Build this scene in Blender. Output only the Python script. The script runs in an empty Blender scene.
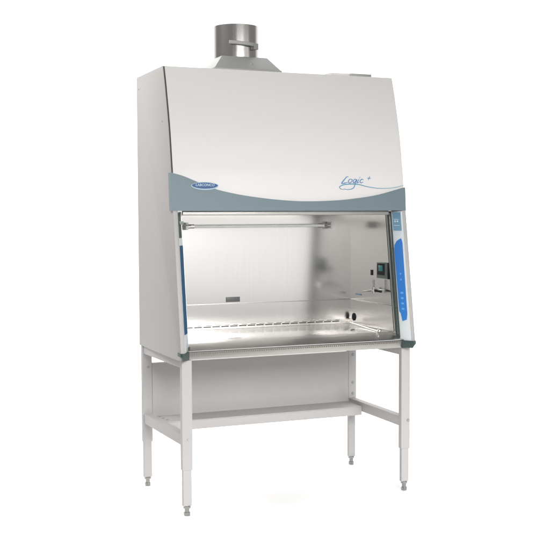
import bpy, bmesh, math, random
from mathutils import Vector, Matrix
random.seed(4)
S = bpy.context.scene
COL = S.collection

# ------------------------------------------------------------------ camera
cam_d = bpy.data.cameras.new('camera')
cam = bpy.data.objects.new('camera', cam_d)
COL.objects.link(cam)
YAW, PIT, ROL = 0.3946, -0.0556, 0.004
fw = Vector((math.sin(YAW)*math.cos(PIT), math.cos(YAW)*math.cos(PIT), math.sin(PIT)))
rt = Vector((math.cos(YAW), -math.sin(YAW), 0))
up = rt.cross(fw)
Rm = Matrix((rt, up, -fw)).transposed() @ Matrix.Rotation(-ROL, 3, 'Z')
cam.matrix_world = Matrix.Translation((-1.61, -5.1863, 1.5694)) @ Rm.to_4x4()
cam_d.sensor_width = 36
cam_d.lens = 36*1048.28/550
cam_d.clip_start = .05
cam_d.clip_end = 300
S.camera = cam

# ------------------------------------------------------------------ world: white studio cyclorama behind, dim studio elsewhere
W_ = bpy.data.worlds.new('World'); S.world = W_; W_.use_nodes = True
nt = W_.node_tree; N = nt.nodes; L = nt.links
bg = N['Background']
tc = N.new('ShaderNodeTexCoord')
dot = N.new('ShaderNodeVectorMath'); dot.operation = 'DOT_PRODUCT'
dot.inputs[1].default_value = (math.sin(YAW), math.cos(YAW), 0)
L.new(tc.outputs['Generated'], dot.inputs[0])
mr = N.new('ShaderNodeMapRange'); mr.interpolation_type = 'SMOOTHSTEP'
mr.inputs['From Min'].default_value = .35; mr.inputs['From Max'].default_value = .75
mr.inputs['To Min'].default_value = .36; mr.inputs['To Max'].default_value = 1.7
L.new(dot.outputs['Value'], mr.inputs['Value'])
L.new(mr.outputs['Result'], bg.inputs['Strength'])
bg.inputs['Color'].default_value = (1, .995, .985, 1)

def area(name, loc, target, sx, sy, power, color=(1, 1, 1), spread=180):
    d = bpy.data.lights.new(name, 'AREA'); d.shape = 'RECTANGLE'; d.size = sx; d.size_y = sy
    d.energy = power; d.color = color; d.spread = math.radians(spread)
    o = bpy.data.objects.new(name, d); COL.objects.link(o)
    o.location = loc
    o.rotation_euler = (Vector(target)-Vector(loc)).to_track_quat('-Z', 'Y').to_euler()
    return o
area('key_softbox', (3.0, -4.6, 2.0), (.8, 0, 1.6), 4.0, 3.0, 37, (1, .99, .98))
area('camera_side_softbox', (-2.6, -7.4, 1.9), (.8, 0, 1.3), 4.0, 3.0, 28, (1, .99, .98))
area('side_softbox', (-1.7, .5, 4.0), (0, .4, 2.3), 1.4, 1.0, 88, (1, .99, .98))
area('backdrop_light', (2.6, 4.0, 5.0), (2.2, 2.8, 0), 7, 5, 260)
area('floor_light', (.5, -4.6, 2.5), (.5, -.6, 0), 3.0, 1.2, 72, spread=90)

S.view_settings.view_transform = 'Standard'
S.view_settings.look = 'None'
S.view_settings.exposure = 0
S.view_settings.gamma = 1
S.render.engine = 'CYCLES'
S.cycles.max_bounces = 12
S.cycles.diffuse_bounces = 6
S.cycles.glossy_bounces = 8
S.cycles.use_denoising = True
S.cycles.sample_clamp_indirect = 8

# ------------------------------------------------------------------ materials
def mat(name, col, rough=.5, metal=0, grain=None, grain_amt=.08, coat=0, emit=None, bump=0, mottle=.0, aniso=0):
    m = bpy.data.materials.new(name); m.use_nodes = True
    n = m.node_tree.nodes; l = m.node_tree.links; b = n['Principled BSDF']
    b.inputs['Base Color'].default_value = (*col, 1)
    b.inputs['Roughness'].default_value = rough
    b.inputs['Metallic'].default_value = metal
    b.inputs['Coat Weight'].default_value = coat
    b.inputs['Coat Roughness'].default_value = .12
    if aniso:
        b.inputs['Anisotropic'].default_value = aniso
    t = n.new('ShaderNodeTexCoord')
    mp = n.new('ShaderNodeMapping'); mp.inputs['Scale'].default_value = grain or (1, 1, 1)
    l.new(t.outputs['Object'], mp.inputs['Vector'])
    no = n.new('ShaderNodeTexNoise'); no.inputs['Scale'].default_value = 60 if grain else 260
    no.inputs['Detail'].default_value = 5
    l.new(mp.outputs['Vector'], no.inputs['Vector'])
    r = n.new('ShaderNodeMapRange')
    r.inputs['To Min'].default_value = max(.02, rough-grain_amt); r.inputs['To Max'].default_value = rough+grain_amt
    l.new(no.outputs['Fac'], r.inputs['Value']); l.new(r.outputs['Result'], b.inputs['Roughness'])
    if bump:
        bp = n.new('ShaderNodeBump'); bp.inputs['Strength'].default_value = bump; bp.inputs['Distance'].default_value = .0006
        l.new(no.outputs['Fac'], bp.inputs['Height']); l.new(bp.outputs['Normal'], b.inputs['Normal'])
    if mottle:
        n2 = n.new('ShaderNodeTexNoise'); n2.inputs['Scale'].default_value = 3.5; n2.inputs['Detail'].default_value = 3
        l.new(mp.outputs['Vector'], n2.inputs['Vector'])
        mx = n.new('ShaderNodeMix'); mx.data_type = 'RGBA'
        mx.inputs[6].default_value = (*[c*(1-mottle) for c in col], 1)
        mx.inputs[7].default_value = (*[min(1, c*(1+mottle)) for c in col], 1)
        l.new(n2.outputs['Fac'], mx.inputs[0]); l.new(mx.outputs[2], b.inputs['Base Color'])
    if emit:
        b.inputs['Emission Color'].default_value = (1, .99, .96, 1); b.inputs['Emission Strength'].default_value = emit
    return m
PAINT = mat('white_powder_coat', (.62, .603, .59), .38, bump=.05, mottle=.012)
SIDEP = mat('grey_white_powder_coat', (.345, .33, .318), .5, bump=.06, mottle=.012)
STANDP = mat('stand_powder_coat', (.405, .39, .383), .55, bump=.05, mottle=.015)
TEAL = mat('slate_teal_plastic', (.115, .165, .185), .45, bump=.03)
TEALD = mat('dark_green_rubber', (.035, .055, .052), .5)
SEAL = mat('black_gasket', (.045, .043, .04), .6)
STEEL = mat('brushed_stainless_steel', (.60, .585, .56), .28, 1, (1, 1, 22), .05, bump=.10, mottle=.03)
WALLS = mat('satin_stainless_steel', (.62, .61, .595), .19, 1, (22, 22, 1), .015, bump=.015, mottle=.03)
DUCT = mat('galvanised_steel', (.46, .44, .425), .17, 1, (20, 20, 1), .05, bump=.1, mottle=.08)
HOOD = mat('dull_sheet_steel', (.33, .33, .32), .55, .45, None, .08, mottle=.06)
APRON = mat('satin_apron_steel', (.43, .415, .39), .34, 1, (1, 1, 22), .05, bump=.1, mottle=.03)
CHROME = mat('polished_chrome', (.8, .8, .78), .08, 1)
FOOTM = mat('zinc_plated_steel', (.30, .29, .28), .35, .9)
TRAY = mat('polished_tray_steel', (.74, .72, .69), .16, 1, (1, 8, 1), .03)
NOSE = mat('satin_nose_steel', (.68, .67, .65), .30, 1, (1, 8, 1), .02)
SLOT = mat('shallow_slot', (.20, .18, .15), .6)
DARKM = mat('dark_slot', (.012, .012, .013), .7)
BLUE = mat('cobalt_blue_film', (.028, .17, .52), .5)
NAVY = mat('navy_teal_strip', (.008, .07, .16), .6)  # left control strip only, coloured darker than the right one
BLUEL = mat('pale_blue_print', (.10, .36, .72), .45)
LCD = mat('grey_blue_display', (.16, .30, .42), .25, coat=.4)
LCDL = mat('pale_print', (.55, .66, .74), .4)
PILLAR = mat('silver_white_trim', (.60, .64, .65), .35, bump=.03)
LOGOB = mat('logo_blue', (.02, .16, .38), .4)
LOGOT = mat('logo_teal', (.02, .22, .33), .4)
EMB = mat('emblem_navy', (.010, .06, .19), .5)
EMBR = mat('emblem_silver', (.35, .48, .58), .5)
GLASS = mat('lamp_tube_glass', (.88, .88, .87), .25)
LAMP = mat('fluorescent_tube', (.9, .9, .9), .3, emit=3)
PLATE = mat('charcoal_plate', (.085, .09, .09), .4)
OUTL = mat('grey_plastic', (.16, .19, .18), .4)
TEALS = mat('teal_socket', (.02, .20, .22), .35)
FLOOR = mat('white_studio_floor', (.96, .96, .96), .9)
WHITE = mat('white_plastic', (.8, .8, .78), .4)

# ------------------------------------------------------------------ helpers
def link(name, me, m, parent=None, smooth=False):
    o = bpy.data.objects.new(name, me); COL.objects.link(o)
    for mm in (m if isinstance(m, (list, tuple)) else [m]): me.materials.append(mm)
    if parent: o.parent = parent
    if smooth:
        for p in me.polygons: p.use_smooth = True
    return o
def finish(name, bm, m, parent=None, bevel=0, smooth=False, seg=2):
    bmesh.ops.recalc_face_normals(bm, faces=bm.faces)
    if bevel:
        es = [e for e in bm.edges if len(e.link_faces) == 2 and e.calc_face_angle(0) > .5]
        bmesh.ops.bevel(bm, geom=es, offset=bevel, segments=seg, affect='EDGES', profile=.6, clamp_overlap=True)
    me = bpy.data.meshes.new(name); bm.to_mesh(me); bm.free()
    me.set_sharp_from_angle(angle=math.radians(32))
    return link(name, me, m, parent, smooth)
def box(bm, x0, x1, y0, y1, z0, z1, mi=0):
    vs = [bm.verts.new((x, y, z)) for x in (x0, x1) for y in (y0, y1) for z in (z0, z1)]
    for f in ((0, 1, 3, 2), (4, 6, 7, 5), (0, 4, 5, 1), (2, 3, 7, 6), (0, 2, 6, 4), (1, 5, 7, 3)):
        bm.faces.new([vs[i] for i in f]).material_index = mi
def hexa(bm, pts, mi=0):      # 8 pts: bottom 4 then top 4
    vs = [bm.verts.new(p) for p in pts]
    for f in ((0, 1, 2, 3), (7, 6, 5, 4), (0, 4, 5, 1), (1, 5, 6, 2), (2, 6, 7, 3), (3, 7, 4, 0)):
        bm.faces.new([vs[i] for i in f]).material_index = mi
def prism_x(bm, poly, x0, x1, mi=0):      # poly in (y,z)
    a = [bm.verts.new((x0, y, z)) for y, z in poly]; b = [bm.verts.new((x1, y, z)) for y, z in poly]
    n = len(poly)
    bm.faces.new(a).material_index = mi; bm.faces.new(b[::-1]).material_index = mi
    for i in range(n): bm.faces.new((a[i], a[(i+1) % n], b[(i+1) % n], b[i])).material_index = mi
def cyl(bm, p0, p1, r0, r1=None, seg=24, mi=0, cap=True):
    r1 = r0 if r1 is None else r1
    p0, p1 = Vector(p0), Vector(p1); d = (p1-p0).normalized()
    a = d.orthogonal().normalized(); b = d.cross(a)
    A = []; B = []
    for i in range(seg):
        t = 2*math.pi*i/seg; v = a*math.cos(t)+b*math.sin(t)
        A.append(bm.verts.new(p0+v*r0)); B.append(bm.verts.new(p1+v*r1))
    for i in range(seg):
        f = bm.faces.new((A[i], A[(i+1) % seg], B[(i+1) % seg], B[i])); f.material_index = mi; f.smooth = True
    if cap:
        bm.faces.new(A[::-1]).material_index = mi; bm.faces.new(B).material_index = mi
def ball(bm, c, r, sx=1, sy=1, sz=1):
    g = bmesh.ops.create_uvsphere(bm, u_segments=18, v_segments=12, radius=r)
    for v in g['verts']: v.co = Vector((v.co.x*sx, v.co.y*sy, v.co.z*sz))+Vector(c)
    for v in g['verts']:
        for f in v.link_faces: f.smooth = True
def part(name, m, parent, *boxes, bevel=.0015, label=None):
    bm = bmesh.new()
    for b in boxes: box(bm, *b)
    o = finish(name, bm, m, parent, bevel)
    if label: o['label'] = label
    return o
def empty(name, loc, label, cat, group=None):
    o = bpy.data.objects.new(name, None); COL.objects.link(o); o.location = loc; o.empty_display_size = .1
    o['label'] = label; o['category'] = cat
    if group: o['group'] = group
    return o

# ------------------------------------------------------------------ setting
bm = bmesh.new(); ca, sa = math.cos(YAW), math.sin(YAW)
bm.faces.new([bm.verts.new((-1.61+sa*f+ca*r, -5.1863+ca*f-sa*r, 0)) for f, r in ((4.45, -2.3), (4.45, 2.3), (7.6, 3.2), (7.6, -3.2))])
floor = finish('floor', bm, FLOOR); floor['kind'] = 'structure'

# ================================================================== STAND
W = 1.38; D = .743; ZB = .825
stand = empty('support_stand', (0, 0, 0), 'off-white steel stand with telescoping legs and lower shelf, carrying the cabinet', 'stand')
LW = .056; LD = .034
def leg(x, y, w, zs):
    bm = bmesh.new(); box(bm, x, x+w, y, y+LD, zs, ZB-.001)
    o = finish('leg', bm, STANDP, stand, .004, seg=3)
    bm = bmesh.new(); box(bm, x+.0045, x+w-.0045, y+.0045, y+LD-.0045, .052, zs+.05)
    finish('inner_tube', bm, STANDP, o, .004, seg=3)
    bm = bmesh.new(); cx, cy = x+w/2, y+LD/2
    cyl(bm, (cx, cy, .018), (cx, cy, .060), .012, seg=20)
    cyl(bm, (cx, cy, 0), (cx, cy, .018), .015, .017, seg=20)
    cyl(bm, (cx, cy, .040), (cx, cy, .051), .019, seg=6)
    finish('leveling_foot', bm, FOOTM, o)
    return o
LX = .022; LXB = .001; RX = 1.326; RXB = 1.333
YB = D-.06
for x, y, w, zs in ((LX, 0, LW, .243), (RX, 0, LW, .243), (LXB, YB, LW, .262), (RXB, YB, .054, .345)): leg(x, y, w, zs)
def rail(x0, x1, z0, z1, name):
    bm = bmesh.new()
    hexa(bm, [(x0, LD+.0005, z0), (x0+.045, LD+.0005, z0), (x1+.045, YB-.0005, z0), (x1, YB-.0005, z0),
              (x0, LD+.0005, z1), (x0+.045, LD+.0005, z1), (x1+.045, YB-.0005, z1), (x1, YB-.0005, z1)])
    return finish(name, bm, STANDP, stand, .003)
rail(LX+.005, LXB+.005, .372, .428, 'side_rail'); rail(RX+.002, RXB+.002, .372, .428, 'side_rail')
rail(LX+.005, LXB+.005, .780, ZB-.001, 'top_rail'); rail(RX+.005, RXB+.005, .780, ZB-.001, 'top_rail')
bm = bmesh.new(); box(bm, .058, 1.3325, D-.058, D-.052, .407, .722); box(bm, .058, 1.3325, D-.0515, D-.03, .70, .722)
finish('back_panel', bm, STANDP, stand, .001)
bm = bmesh.new(); box(bm, .075, 1.331, .50, D-.050, .402, .4065); box(bm, .075, 1.331, .500, .505, .352, .4015)
box(bm, .075, 1.331, .506, .520, .352, .357)
finish('shelf', bm, STANDP, stand, .0012)
def bolt(p, n, parent, r=.007, m=HOOD):
    bm = bmesh.new(); p = Vector(p); n = Vector(n)
    cyl(bm, p, p+n*.004, r, r*.85, seg=12); cyl(bm, p-n*.001, p+n*.0012, r*1.5, seg=16)
    return finish('bolt', bm, m, parent)
for z in (.70, .525, .455): bolt((RXB+.030, YB, z), (0, -1, 0), stand)
for z in (.70, .53, .45): bolt((LXB+.034, YB, z), (0, -1, 0), stand, .006, STANDP if z < .6 else HOOD)
bolt((RX+.044, 0, .405), (0, -1, 0), stand, .007); bolt((LX+.034, 0, .405), (0, -1, 0), stand, .006, STANDP)
for x, y in ((.095, .66), (.11, .56), (.10, .61)): bolt((x, y, .4065), (0, 0, 1), stand, .005, HOOD)

# ================================================================== CABINET
cab = empty('biosafety_cabinet', (0, 0, ZB), 'large white laboratory safety cabinet with open stainless interior and roof duct, on the stand', 'lab cabinet')
class _P: pass
def P(o):     # parts are modelled in world coordinates; keep them there under the raised Empty
    o.matrix_parent_inverse = Matrix.Translation((0, 0, -ZB)); return o
H = 2.371
FP = [(1.606, .070), (1.72, .078), (1.80, .086), (1.87, .098), (1.95, .111), (2.035, .127), (2.12, .148), (2.198, .169), (2.29, .195), (2.371, .222)]
_kn = FP
def prof(z):
    if z <= 1.606: return .070+(z-1.606)*.06
    zs = [k[0] for k in _kn]; ys = [k[1] for k in _kn]
    for i in range(len(zs)-1):
        if z <= zs[i+1]+1e-6: break
    h = zs[i+1]-zs[i]; t = (z-zs[i])/h
    def sl(k):
        if k == 0: return (ys[1]-ys[0])/(zs[1]-zs[0])
        if k == len(zs)-1: return (ys[-1]-ys[-2])/(zs[-1]-zs[-2])
        return (ys[k+1]-ys[k-1])/(zs[k+1]-zs[k-1])
    m0, m1 = sl(i)*h, sl(i+1)*h
    return ((2*t**3-3*t*t+1)*ys[i]+(t**3-2*t*t+t)*m0+(-2*t**3+3*t*t)*ys[i+1]+(t**3-t*t)*m1)
def frontline(z):     # front edge of the side pillars below the fascia
    return .052 - (1.603-z)*.152
# side panels
TH = .022
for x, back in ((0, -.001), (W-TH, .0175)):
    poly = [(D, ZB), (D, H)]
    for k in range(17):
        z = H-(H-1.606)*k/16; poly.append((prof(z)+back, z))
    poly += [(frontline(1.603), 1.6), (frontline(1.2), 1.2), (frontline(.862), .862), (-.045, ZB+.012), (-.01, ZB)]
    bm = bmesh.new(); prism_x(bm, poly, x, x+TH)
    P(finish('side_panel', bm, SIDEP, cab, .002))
# little rivets on the left side panel
for y, z in ((-.03, .905), (.70, 2.30), (.235, 2.08)):
    bm = bmesh.new(); cyl(bm, (.0005, y, z), (-.002, y, z), .005, .004, seg=14); P(finish('rivet', bm, SIDEP, cab))
# outer shell
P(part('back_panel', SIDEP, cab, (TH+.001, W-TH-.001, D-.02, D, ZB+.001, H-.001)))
P(part('top_panel', PAINT, cab, (TH+.001, W-TH-.001, .25, D-.021, H-.022, H-.002)))
P(part('bottom_pan', STEEL, cab, (TH+.001, W-TH-.001, .019, D-.021, ZB+.001, ZB+.02)))
# fascia (front cover), curved profile
FX0, FX1 = .0115, W
def strip(name, m, parent, xs, zlo, zhi, off, th, bevel=.002, nz=22, smooth=True):
    """sheet that follows the fascia profile. zlo/zhi functions of x"""
    bm = bmesh.new(); F = []; B = []
    for x in xs:
        a, b = zlo(x), zhi(x); cf = []; cb = []
        for j in range(nz+1):
            z = a+(b-a)*j/nz; y = prof(z)-off
            cf.append(bm.verts.new((x, y, z))); cb.append(bm.verts.new((x, y+th, z)))
        F.append(cf); B.append(cb)
    for i in range(len(xs)-1):
        for j in range(nz):
            f = bm.faces.new((F[i][j], F[i+1][j], F[i+1][j+1], F[i][j+1])); f.smooth = smooth
            bm.faces.new((B[i][j], B[i][j+1], B[i+1][j+1], B[i+1][j]))
        bm.faces.new((F[i][0], B[i][0], B[i+1][0], F[i+1][0])); bm.faces.new((F[i][nz], F[i+1][nz], B[i+1][nz], B[i][nz]))
    for k in (0, -1):
        for j in range(nz): bm.faces.new((F[k][j], F[k][j+1], B[k][j+1], B[k][j]))
    return finish(name, bm, m, parent)
xs = [FX0+(FX1-FX0)*i/40 for i in range(41)]
# smooth interpolation of the profile for shading
fascia = P(strip('front_cover', PAINT, cab, xs, lambda x: 1.606, lambda x: H-.001, .002, .018, nz=60))
bm = bmesh.new()   # dark recessed seam between side panel and cover
zz = [1.607+i*(H-.004-1.607)/14 for i in range(15)]
a = [bm.verts.new((.0032, prof(z)-.0028, z)) for z in zz]; b = [bm.verts.new((FX0-.001, prof(z)-.0012, z)) for z in zz]
for i in range(14): bm.faces.new((a[i], b[i], b[i+1], a[i+1]))
sm = finish('seam_gasket', bm, SEAL, cab); P(sm)
md = sm.modifiers.new('s', 'SOLIDIFY'); md.thickness = .002
# teal band at the bottom of the cover
CURVE = [(.0, 1.800), (.06, 1.785), (.109, 1.766), (.18, 1.738), (.253, 1.713), (.35, 1.692), (.447, 1.677), (.593, 1.661), (.742, 1.653), (.925, 1.657), (1.05, 1.667), (1.208, 1.690), (1.38, 1.733)]
def cz(x):
    for i in range(len(CURVE)-1):
        if x <= CURVE[i+1][0]: break
    (x0, z0), (x1, z1) = CURVE[i], CURVE[i+1]
    def s(k):
        k0, k1 = max(k-1, 0), min(k+1, len(CURVE)-1)
        return (CURVE[k1][1]-CURVE[k0][1])/(CURVE[k1][0]-CURVE[k0][0])
    h = x1-x0; t = (x-x0)/h; m0, m1 = s(i)*h, s(i+1)*h
    return ((2*t**3-3*t*t+1)*z0+(t**3-2*t*t+t)*m0+(-2*t**3+3*t*t)*z1+(t**3-t*t)*m1)
xs2 = [-.008+(W+.014)*i/90 for i in range(91)]
band = P(strip('trim_band', TEAL, cab, xs2, lambda x: 1.601, lambda x: cz(min(max(x, 0), W)), .010, .034, nz=14))
band['label'] = 'slate teal band with curved top edge'
# ---- emblem
def ell(bm, cx, cz_, a, b, off, th, mi=0, n=48, k=1.0):
    F = []; Bk = []
    for i in range(n):
        t = 2*math.pi*i/n
        s = math.sin(t); x = cx+a*math.cos(t)*(1-.12*max(0, s)); z = cz_+b*(s if s < 0 else s*k)
        F.append(bm.verts.new((x, prof(z)-off, z))); Bk.append(bm.verts.new((x, prof(z)-off+th, z)))
    bm.faces.new(F).material_index = mi
    for i in range(n): bm.faces.new((F[i], Bk[i], Bk[(i+1) % n], F[(i+1) % n])).material_index = mi
bm = bmesh.new(); ell(bm, .180, 1.735, .077, .0235, .0125, .004, 0, k=.75)
emb = P(finish('emblem', bm, EMBR, cab)); emb['label'] = 'oval navy and silver maker badge'
bm = bmesh.new(); ell(bm, .180, 1.7365, .072, .0185, .0142, .002, 0, k=.75)
finish('emblem_field', bm, EMB, emb)
def text(name, body, size, m, parent, fn, shear=0, th=.0006):
    """flat lettering mapped by fn(u,v)->xyz"""
    c = bpy.data.curves.new(name, 'FONT'); c.body = body; c.size = size; c.align_x = 'CENTER'; c.align_y = 'CENTER'; c.shear = shear
    c.resolution_u = 4; c.offset = size*.02
    t = bpy.data.objects.new(name+'_tmp', c); COL.objects.link(t)
    bpy.context.view_layer.update()
    me = bpy.data.meshes.new_from_object(t)
    bpy.data.objects.remove(t)
    for v in me.vertices: v.co = Vector(fn(v.co.x, v.co.y))
    me.name = name
    return link(name, me, m, parent)
text('emblem_lettering', 'LABCONCO', .0185, EMBR, emb, lambda u, v: (.180+u*1.02, prof(1.737+v)-.0150, 1.737+v+.0*u), .15)
# ---- script lettering strokes
def catmull(pts, n=10):
    out = []
    q = [pts[0]]+list(pts)+[pts[-1]]
    for i in range(1, len(q)-2):
        for j in range(n):
            t = j/n; r = []
            for k in range(len(pts[0])):
                a, b, c, d = q[i-1][k], q[i][k], q[i+1][k], q[i+2][k]
                r.append(.5*(2*b+(c-a)*t+(2*a-5*b+4*c-d)*t*t+(3*b-a-3*c+d)*t**3))
            out.append(tuple(r))
    out.append(tuple(pts[-1])); return out
def stroke(bm, pts, off=.0045, mi=0, slant=.3):       # pts (x cm, z cm, width mm) from the lettering's corner
    c = catmull(pts); Lf = []; Rt = []
    for i, (x, z, w) in enumerate(c):
        x0, z0, _ = c[max(i-1, 0)]; x1, z1, _ = c[min(i+1, len(c)-1)]
        dx, dz = x1-x0, z1-z0; l_ = math.hypot(dx, dz) or 1
        nx, nz_ = -dz/l_*w/20, dx/l_*w/20
        for arr, s in ((Lf, 1), (Rt, -1)):
            X = .976+(x+s*nx+slant*max(0, z-4.8))/100; Z = 1.700+(z+s*nz_)/100
            arr.append(bm.verts.new((X, prof(Z)-off, Z)))
    for i in range(len(c)-1):
        f = bm.faces.new((Lf[i], Lf[i+1], Rt[i+1], Rt[i])); f.material_index = mi
bm = bmesh.new()
stroke(bm, [(4.3, 8.9, 2), (3.2, 9.0, 4), (2.0, 7.3, 5), (.9, 5.5, 5), (1.6, 5.2, 4), (3.2, 5.6, 4), (4.4, 5.9, 2)])                 # L
stroke(bm, [(6.6, 7.6, 3), (5.3, 7.6, 4), (4.8, 6.4, 4), (5.6, 5.6, 4), (6.8, 6.2, 4), (7.0, 7.3, 4), (6.3, 7.7, 3)])                 # o
stroke(bm, [(9.6, 7.5, 3), (8.4, 7.7, 4), (7.8, 6.5, 4), (8.6, 5.7, 4), (9.8, 7.4, 4), (9.2, 4.4, 4), (8.0, 2.6, 4), (5.0, 1.9, 3), (2.2, 2.3, 2)])   # g
stroke(bm, [(11.1, 7.6, 3), (10.6, 6.5, 4), (10.5, 5.7, 4), (11.6, 6.1, 3)])                                                          # i
stroke(bm, [(11.1, 7.6, 1), (11.3, 8.7, 1.5), (11.5, 9.0, 4)])
stroke(bm, [(14.0, 7.5, 3), (12.7, 7.7, 4), (12.1, 6.5, 4), (12.8, 5.7, 4), (14.2, 6.2, 3)])                                          # c
plus = bmesh.new(); stroke(plus, [(16.2, 8.3, 3), (18.4, 8.3, 3)]); stroke(plus, [(17.4, 9.4, 3), (17.1, 7.2, 3)], off=.0047)
P(finish('plus_sign', plus, LOGOB, cab))                                            # +
P(finish('script_lettering', bm, LOGOB, cab))['label'] = 'blue handwritten style word Logic+'
bm = bmesh.new()
stroke(bm, [(2.6, 1.8, 1), (.6, 2.2, 3), (-.3, 3.3, 4), (2.2, 4.5, 4.5), (7.0, 5.0, 5), (12.0, 4.7, 4), (17.0, 3.6, 3.5), (24.0, 2.7, 3), (31.0, 2.8, 2.5), (36.0, 3.5, 2.2), (40.2, 4.5, 1.5)])
P(finish('swoosh', bm, LOGOT, cab))

# ---- interior
YW = .65; XL = .05; XR = 1.33; ZT = 1.62; ZW = .905
P(part('rear_wall', WALLS, cab, (XL-.02, XR+.02, YW, YW+.003, ZW-.03, ZT+.02), bevel=0))
P(part('wall_seam', APRON, cab, (XL+.001, XR-.004, YW-.0018, YW-.0003, 1.053, 1.057), bevel=.0003))
SLX = [(XL+.03+i*.056) for i in range(21)]
bm = bmesh.new(); box(bm, XL+.001, XR-.001, YW-.006, YW-.0005, ZW+.0005, .9345)
for i, x in enumerate(SLX):
    box(bm, x, x+.047, YW-.0075, YW-.0065, .918, .9235, 1)
    box(bm, x+.018, x+.052, YW-.0075, YW-.0065, .9275, .9298, 1)
P(finish('rear_grille', bm, [STEEL, DARKM], cab))
def wallpoly(x0, x1, name):
    bm = bmesh.new()
    prism_x(bm, [(YW, ZW-.03), (YW, ZT), (.13, ZT), (frontline(1.55)+.092, 1.55), (frontline(ZW)+.092, ZW-.03)], x0, x1)
    return P(finish(name, bm, WALLS, cab))
wl = wallpoly(XL-.003, XL, 'inner_side_wall'); wr = wallpoly(XR, XR+.003, 'inner_side_wall')
P(part('wall_seam', STEEL, cab, (XR-.0025, XR-.0003, .12, YW-.005, 1.052, 1.058), bevel=.0005))
P(part('ceiling_panel', WALLS, cab, (XL, XR, .125, YW-.001, ZT, ZT+.003), bevel=0))
# fluorescent tube tucked behind the sash header
bm = bmesh.new(); cyl(bm, (.20, .22, ZT-.017), (1.18, .22, ZT-.017), .013, seg=20)
P(finish('ceiling_lamp_tube', bm, LAMP, cab))
# work tray
bm = bmesh.new()
box(bm, XL+.004, XR-.004, .115, YW-.007, ZW-.004, ZW)
P(finish('work_surface', bm, TRAY, cab, .001))
bm = bmesh.new()
cyl(bm, (XR-.012, YW-.02, ZW+.006), (1.236, .115, ZW+.006), .0022, seg=12)
ball(bm, (1.229, .085, ZW+.0115), .011)
P(finish('tray_lift_rod', bm, CHROME, cab))
# front grille (sloped) with slots, apron below
bm = bmesh.new()
prism_x(bm, [(.114, ZW+.001), (.114, ZW-.02), (.015, .855), (-.013, .868), (-.015, .873), (-.008, .8765), (.05, .893)], .045, W-.045)
P(finish('airfoil', bm, NOSE, cab, .0015))
bm = bmesh.new(); prism_x(bm, [(.018, ZB+.0215), (.018, ZB-.001), (-.008, ZB+.001), (-.016, .8665), (.016, .8535)], TH+.002, W-TH-.002)
ap = P(finish('front_apron', bm, APRON, cab, .0015))
bm = bmesh.new(); n = 96
for i in range(n):
    x = .09+(W-.18)*i/(n-1)
    box(bm, x-.0022, x+.0022, -.0175, -.010, .854, .861)
P(finish('front_grille', bm, SLOT, cab))
# sash header/handle
P(part('sash_handle', APRON, cab, (.073, W-.073, .118, .138, 1.577, 1.603), bevel=.002))
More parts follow.
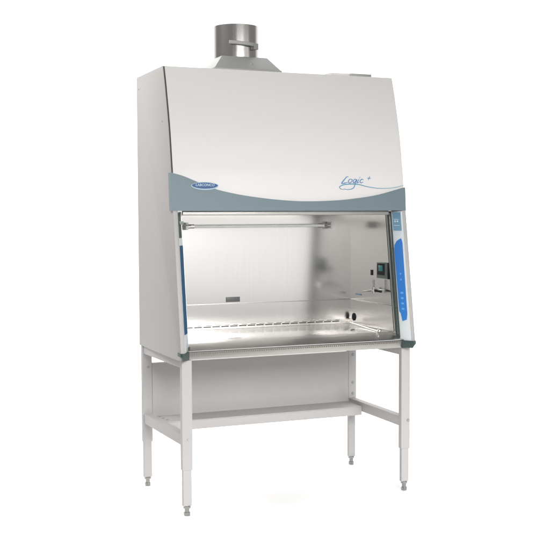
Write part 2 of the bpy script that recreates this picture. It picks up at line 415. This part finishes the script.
# pillars
def pillar(sgn):
    X = (lambda x: x) if sgn < 0 else (lambda x: W-x)
    def sec(z, du=0):
        f = frontline(z)
        return [(X(TH+.0005), f+.001), (X(.071), f+.09), (X(.055), f+.094), (X(TH+.0005), f+.094)]
    bm = bmesh.new(); zs = (ZB+.04, 1.598)
    a = [bm.verts.new((x, y, zs[0])) for x, y in sec(zs[0])]; b = [bm.verts.new((x, y, zs[1])) for x, y in sec(zs[1])]
    bm.faces.new(a); bm.faces.new(b[::-1])
    for i in range(4): bm.faces.new((a[i], a[(i+1) % 4], b[(i+1) % 4], b[i]))
    o = P(finish('pillar', bm, PILLAR, cab, .002))
    def face(u, z, off=.0):     # u 0 outer..1 inner on the angled face
        f = frontline(z); p0 = Vector((X(TH), f)); p1 = Vector((X(.071), f+.09))
        d = (p1-p0); nrm = Vector((d.y, -d.x)).normalized()
        if nrm.y > 0: nrm = -nrm
        q = p0+d*u+nrm*off
        return Vector((q.x, q.y, z))
    def patch(name, m, outline, off, parent=o):
        bm = bmesh.new(); F = [bm.verts.new(face(u, z, off)) for u, z in outline]; Bk = [bm.verts.new(face(u, z, off-.0012)) for u, z in outline]
        bm.faces.new(F); nn = len(F)
        for i in range(nn): bm.faces.new((F[i], F[(i+1) % nn], Bk[(i+1) % nn], Bk[i]))
        return finish(name, bm, m, parent)
    # sash track along the inner edge
    if sgn > 0: patch('sash_track', TEALD, [(.72, .87), (.97, .87), (.97, 1.595), (.72, 1.595)], .004)
    if sgn > 0:
        patch('track_liner', STEEL, [(.80, .90), (.86, .90), (.86, 1.59), (.80, 1.59)], .0052)
    blue = [(.16, 1.02), (.22, .985), (.50, .975), (.58, 1.02), (.66, 1.03), (.70, 1.38), (.66, 1.405), (.50, 1.428), (.30, 1.440), (.20, 1.443), (.14, 1.42)]
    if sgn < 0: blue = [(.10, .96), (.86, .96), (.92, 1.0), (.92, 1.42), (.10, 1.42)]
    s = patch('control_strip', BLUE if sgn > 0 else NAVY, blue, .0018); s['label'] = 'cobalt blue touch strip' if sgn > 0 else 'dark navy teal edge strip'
    if sgn > 0:
        for k, z in enumerate((1.045, 1.075, 1.105, 1.135)):
            bm = bmesh.new(); vs = []
            for i in range(16):
                t = 2*math.pi*i/16; vs.append(bm.verts.new(face(.40+.10*math.cos(t), z+.0062*math.sin(t), .0028)))
            bm.faces.new(vs); finish('button', bm, BLUEL, s)
        for pts in (((.32, 1.205), (.48, 1.205), (.40, 1.219)), ((.32, 1.247), (.48, 1.247), (.40, 1.233))):
            bm = bmesh.new(); bm.faces.new([bm.verts.new(face(u, z, .0028)) for u, z in pts]); finish('arrow_mark', bm, BLUEL, s)
        dsp = patch('status_display', LCD, [(.13, 1.487), (.66, 1.487), (.66, 1.592), (.13, 1.592)], .0018); dsp['label'] = 'grey blue status display'
        bm = bmesh.new()
        for z0, z1, u0, u1 in ((1.535, 1.545, .30, .40), (1.535, 1.545, .46, .56), (1.55, 1.553, .25, .6), (1.515, 1.518, .25, .6)):
            bm.faces.new([bm.verts.new(face(u, z, .0028)) for u, z in ((u0, z0), (u1, z0), (u1, z1), (u0, z1))])
        finish('display_print', bm, LCDL, dsp)
        patch('nameplate', LCDL, [(.2, 1.466), (.6, 1.466), (.6, 1.475), (.2, 1.475)], .0018)
    else:
        patch('status_display', TEALD, [(.10, 1.46), (.70, 1.46), (.70, 1.592), (.10, 1.592)], .0018)
        bm = bmesh.new(); a = face(.6, 1.535); box(bm, a.x-.012, a.x+.012, a.y-.02, a.y+.01, 1.53, 1.547); finish('sash_stop', bm, OUTL, o, .001)
    bm = bmesh.new()
    xa, xb = sorted((X(.052), X(.066)))
    prism_x(bm, [(frontline(1.595)+.095, 1.595), (frontline(1.595)+.125, 1.595), (frontline(.91)+.125, .91), (frontline(.91)+.095, .91)], xa, xb)
    finish('sash_guide', bm, TEALD, o)
    bm = bmesh.new(); xa, xb = sorted((X(.0685), X(.0725)))
    prism_x(bm, [(frontline(1.595)+.092, 1.595), (frontline(1.595)+.104, 1.595), (frontline(.91)+.104, .91), (frontline(.91)+.092, .91)], xa, xb)
    finish('guide_trim', bm, APRON, o)
    return o
pillar(-1); pillar(1)
# corner feet
def foot(sgn):
    X = (lambda x: x) if sgn < 0 else (lambda x: W-x)
    plan = [(-.003, -.01), (-.003, -.064), (.006, -.074), (.018, -.072), (.060, -.016), (.060, .010)]
    bm = bmesh.new(); lo = [bm.verts.new((X(max(x, .016) if x < .03 else x), y*.8-.002, ZB+.002)) for x, y in plan]
    mid = [bm.verts.new((X(x), y, .852)) for x, y in plan]; hi = [bm.verts.new((X(x), y, .868)) for x, y in plan]
    bm.faces.new(lo[::-1]); bm.faces.new(hi)
    for a, b in ((lo, mid), (mid, hi)):
        for i in range(6): bm.faces.new((a[i], a[(i+1) % 6], b[(i+1) % 6], b[i]))
    return P(finish('corner_bumper', bm, TEALD, cab, .0015))
foot(-1); foot(1)
# small black latch slots beside the tray
P(part('latch', SEAL, cab, (.058, .066, -.012, -.002, .874, .894), bevel=.001))
# UV lamp on the rear wall
bm = bmesh.new(); cyl(bm, (.262, .60, 1.515), (1.165, .60, 1.515), .0085, seg=18)
uv = P(finish('uv_lamp_tube', bm, GLASS, cab))
for x, s in ((.25, -1), (1.165, 1)):
    bm = bmesh.new()
    box(bm, x-.012 if s < 0 else x, x+.004 if s < 0 else x+.014, .582, YW-.006, 1.495, 1.537)
    finish('lamp_socket', bm, WHITE, uv, .003)
    bm = bmesh.new(); cyl(bm, (x-s*.002, .60, 1.515), (x-s*.042, .60, 1.515), .0125, seg=18); finish('end_cap', bm, CHROME, uv)
bm = bmesh.new(); cyl(bm, (.13, .55, 1.53), (.30, .60, 1.517), .004, seg=10); P(finish('lamp_cable', bm, HOOD, cab))
# data plate
P(part('serial_plate', PLATE, cab, (.505, .592, YW-.004, YW-.0012, 1.064, 1.094), bevel=.001))
# right wall fittings
P(part('outlet_box', OUTL, cab, (XR-.004, XR-.0005, .165, .30, 1.205, 1.300), bevel=.0015))
ob = P(part('outlet_cover', DARKM, cab, (XR-.009, XR-.0045, .200, .285, 1.225, 1.293), bevel=.0015))
bm = bmesh.new(); box(bm, XR-.013, XR-.0092, .215, .262, 1.248, 1.282); finish('socket', bm, TEALS, ob, .001)
P(part('latch_plate', DARKM, cab, (XR-.014, XR-.0005, .140, .152, 1.205, 1.300), bevel=.002))
P(part('wall_slot', DARKM, cab, (XR-.006, XR-.0005, .358, .374, 1.218, 1.250), bevel=.001))
P(part('wall_label', LCD, cab, (XR-.0022, XR-.0005, .50, .58, 1.088, 1.096), bevel=0))
bm = bmesh.new(); ball(bm, (XR-.002, .602, .948), .024, .3, 1, 1); P(finish('grommet', bm, DARKM, cab))
def valve(y, z):
    bm = bmesh.new(); cyl(bm, (XR-.0005, y, z), (XR-.010, y, z), .016, seg=20); cyl(bm, (XR-.008, y, z), (XR-.052, y, z), .0075, seg=14)
    cyl(bm, (XR-.040, y, z-.018), (XR-.040, y, z+.016), .0085, seg=14)
    v = P(finish('service_valve', bm, CHROME, cab))
    bm = bmesh.new(); cyl(bm, (XR-.04, y, z+.016), (XR-.04, y, z+.062), .0045, .0065, seg=12); finish('stem', bm, CHROME, v)
    bm = bmesh.new(); cyl(bm, (XR-.045, y+.002, z-.002), (XR-.075, y+.085, z-.014), .0065, .0035, seg=12); finish('nozzle', bm, CHROME, v)
    bm = bmesh.new(); cyl(bm, (XR-.035, y-.012, z-.002), (XR-.03, y-.075, z-.004), .007, .006, seg=12); finish('handle', bm, DARKM, v)
valve(.268, 1.135)

# ---- roof: transition hood, duct, filter cover
hx, hy = .513, .475
bm = bmesh.new()
z0, z1 = H+.001, 2.462
b_ = [(hx-.205, hy-.215), (hx+.185, hy-.215), (hx+.185, hy+.215), (hx-.205, hy+.215)]
t_ = [(hx-.135, hy-.135), (hx+.135, hy-.135), (hx+.135, hy+.135), (hx-.135, hy+.135)]
box(bm, hx-.21, hx+.19, hy-.22, hy+.22, z0, z0+.012)
hexa(bm, [(x, y, z0+.0125) for x, y in b_]+[(x, y, z1) for x, y in t_])
hood = P(finish('exhaust_hood', bm, HOOD, cab, .002))
bm = bmesh.new(); R = .131; ZD = 2.645
seg = 72; lv = [(2.463, R), (ZD, R), (ZD, R-.003), (2.47, R-.003)]
rings = [[bm.verts.new((hx+r*math.cos(2*math.pi*i/seg), hy+r*math.sin(2*math.pi*i/seg), z)) for i in range(seg)] for z, r in lv]
for a, b in zip(rings, rings[1:]):
    for i in range(seg):
        f = bm.faces.new((a[i], a[(i+1) % seg], b[(i+1) % seg], b[i])); f.smooth = True
duct = finish('duct', bm, DUCT, hood)
# damper handle on the duct
def arc_plate(bm, a0, a1, z0, z1, r0, r1, n=14, tilt=0):
    prev = None
    for i in range(n+1):
        t = a0+(a1-a0)*i/n; dz = tilt*i/n; c, s = math.cos(t), math.sin(t)
        cur = [bm.verts.new((hx+r*c, hy+r*s, z+dz)) for r, z in ((r0, z0), (r1, z0), (r1, z1), (r0, z1))]
        if prev:
            for k in range(4): bm.faces.new((prev[k], prev[(k+1) % 4], cur[(k+1) % 4], cur[k]))
        else: bm.faces.new(cur)
        prev = cur
    bm.faces.new(prev[::-1])
bm = bmesh.new()
A = math.radians
arc_plate(bm, A(-125), A(-62), 2.532, 2.550, R+.004, R+.028, tilt=-.012)
arc_plate(bm, A(-72), A(-60), 2.505, 2.538, R+.001, R+.030)
finish('damper_bracket', bm, HOOD, hood, .001)
bm = bmesh.new(); c0 = Vector((hx+.025, hy-.178, 2.412)); cyl(bm, c0, c0+Vector((0, -.008, .006)), .009, .007, seg=14)
finish('rivet', bm, CHROME, hood)
bm = bmesh.new()
prism_x(bm, [(.30, H), (.33, H+.030), (.60, H+.030), (.62, H)], 1.04, 1.30)
fc = P(finish('filter_cover', bm, PAINT, cab, .006))
bm = bmesh.new(); box(bm, 1.15, 1.285, .29, .305, H+.008, H+.024); finish('cover_tab', bm, HOOD, fc, .002)
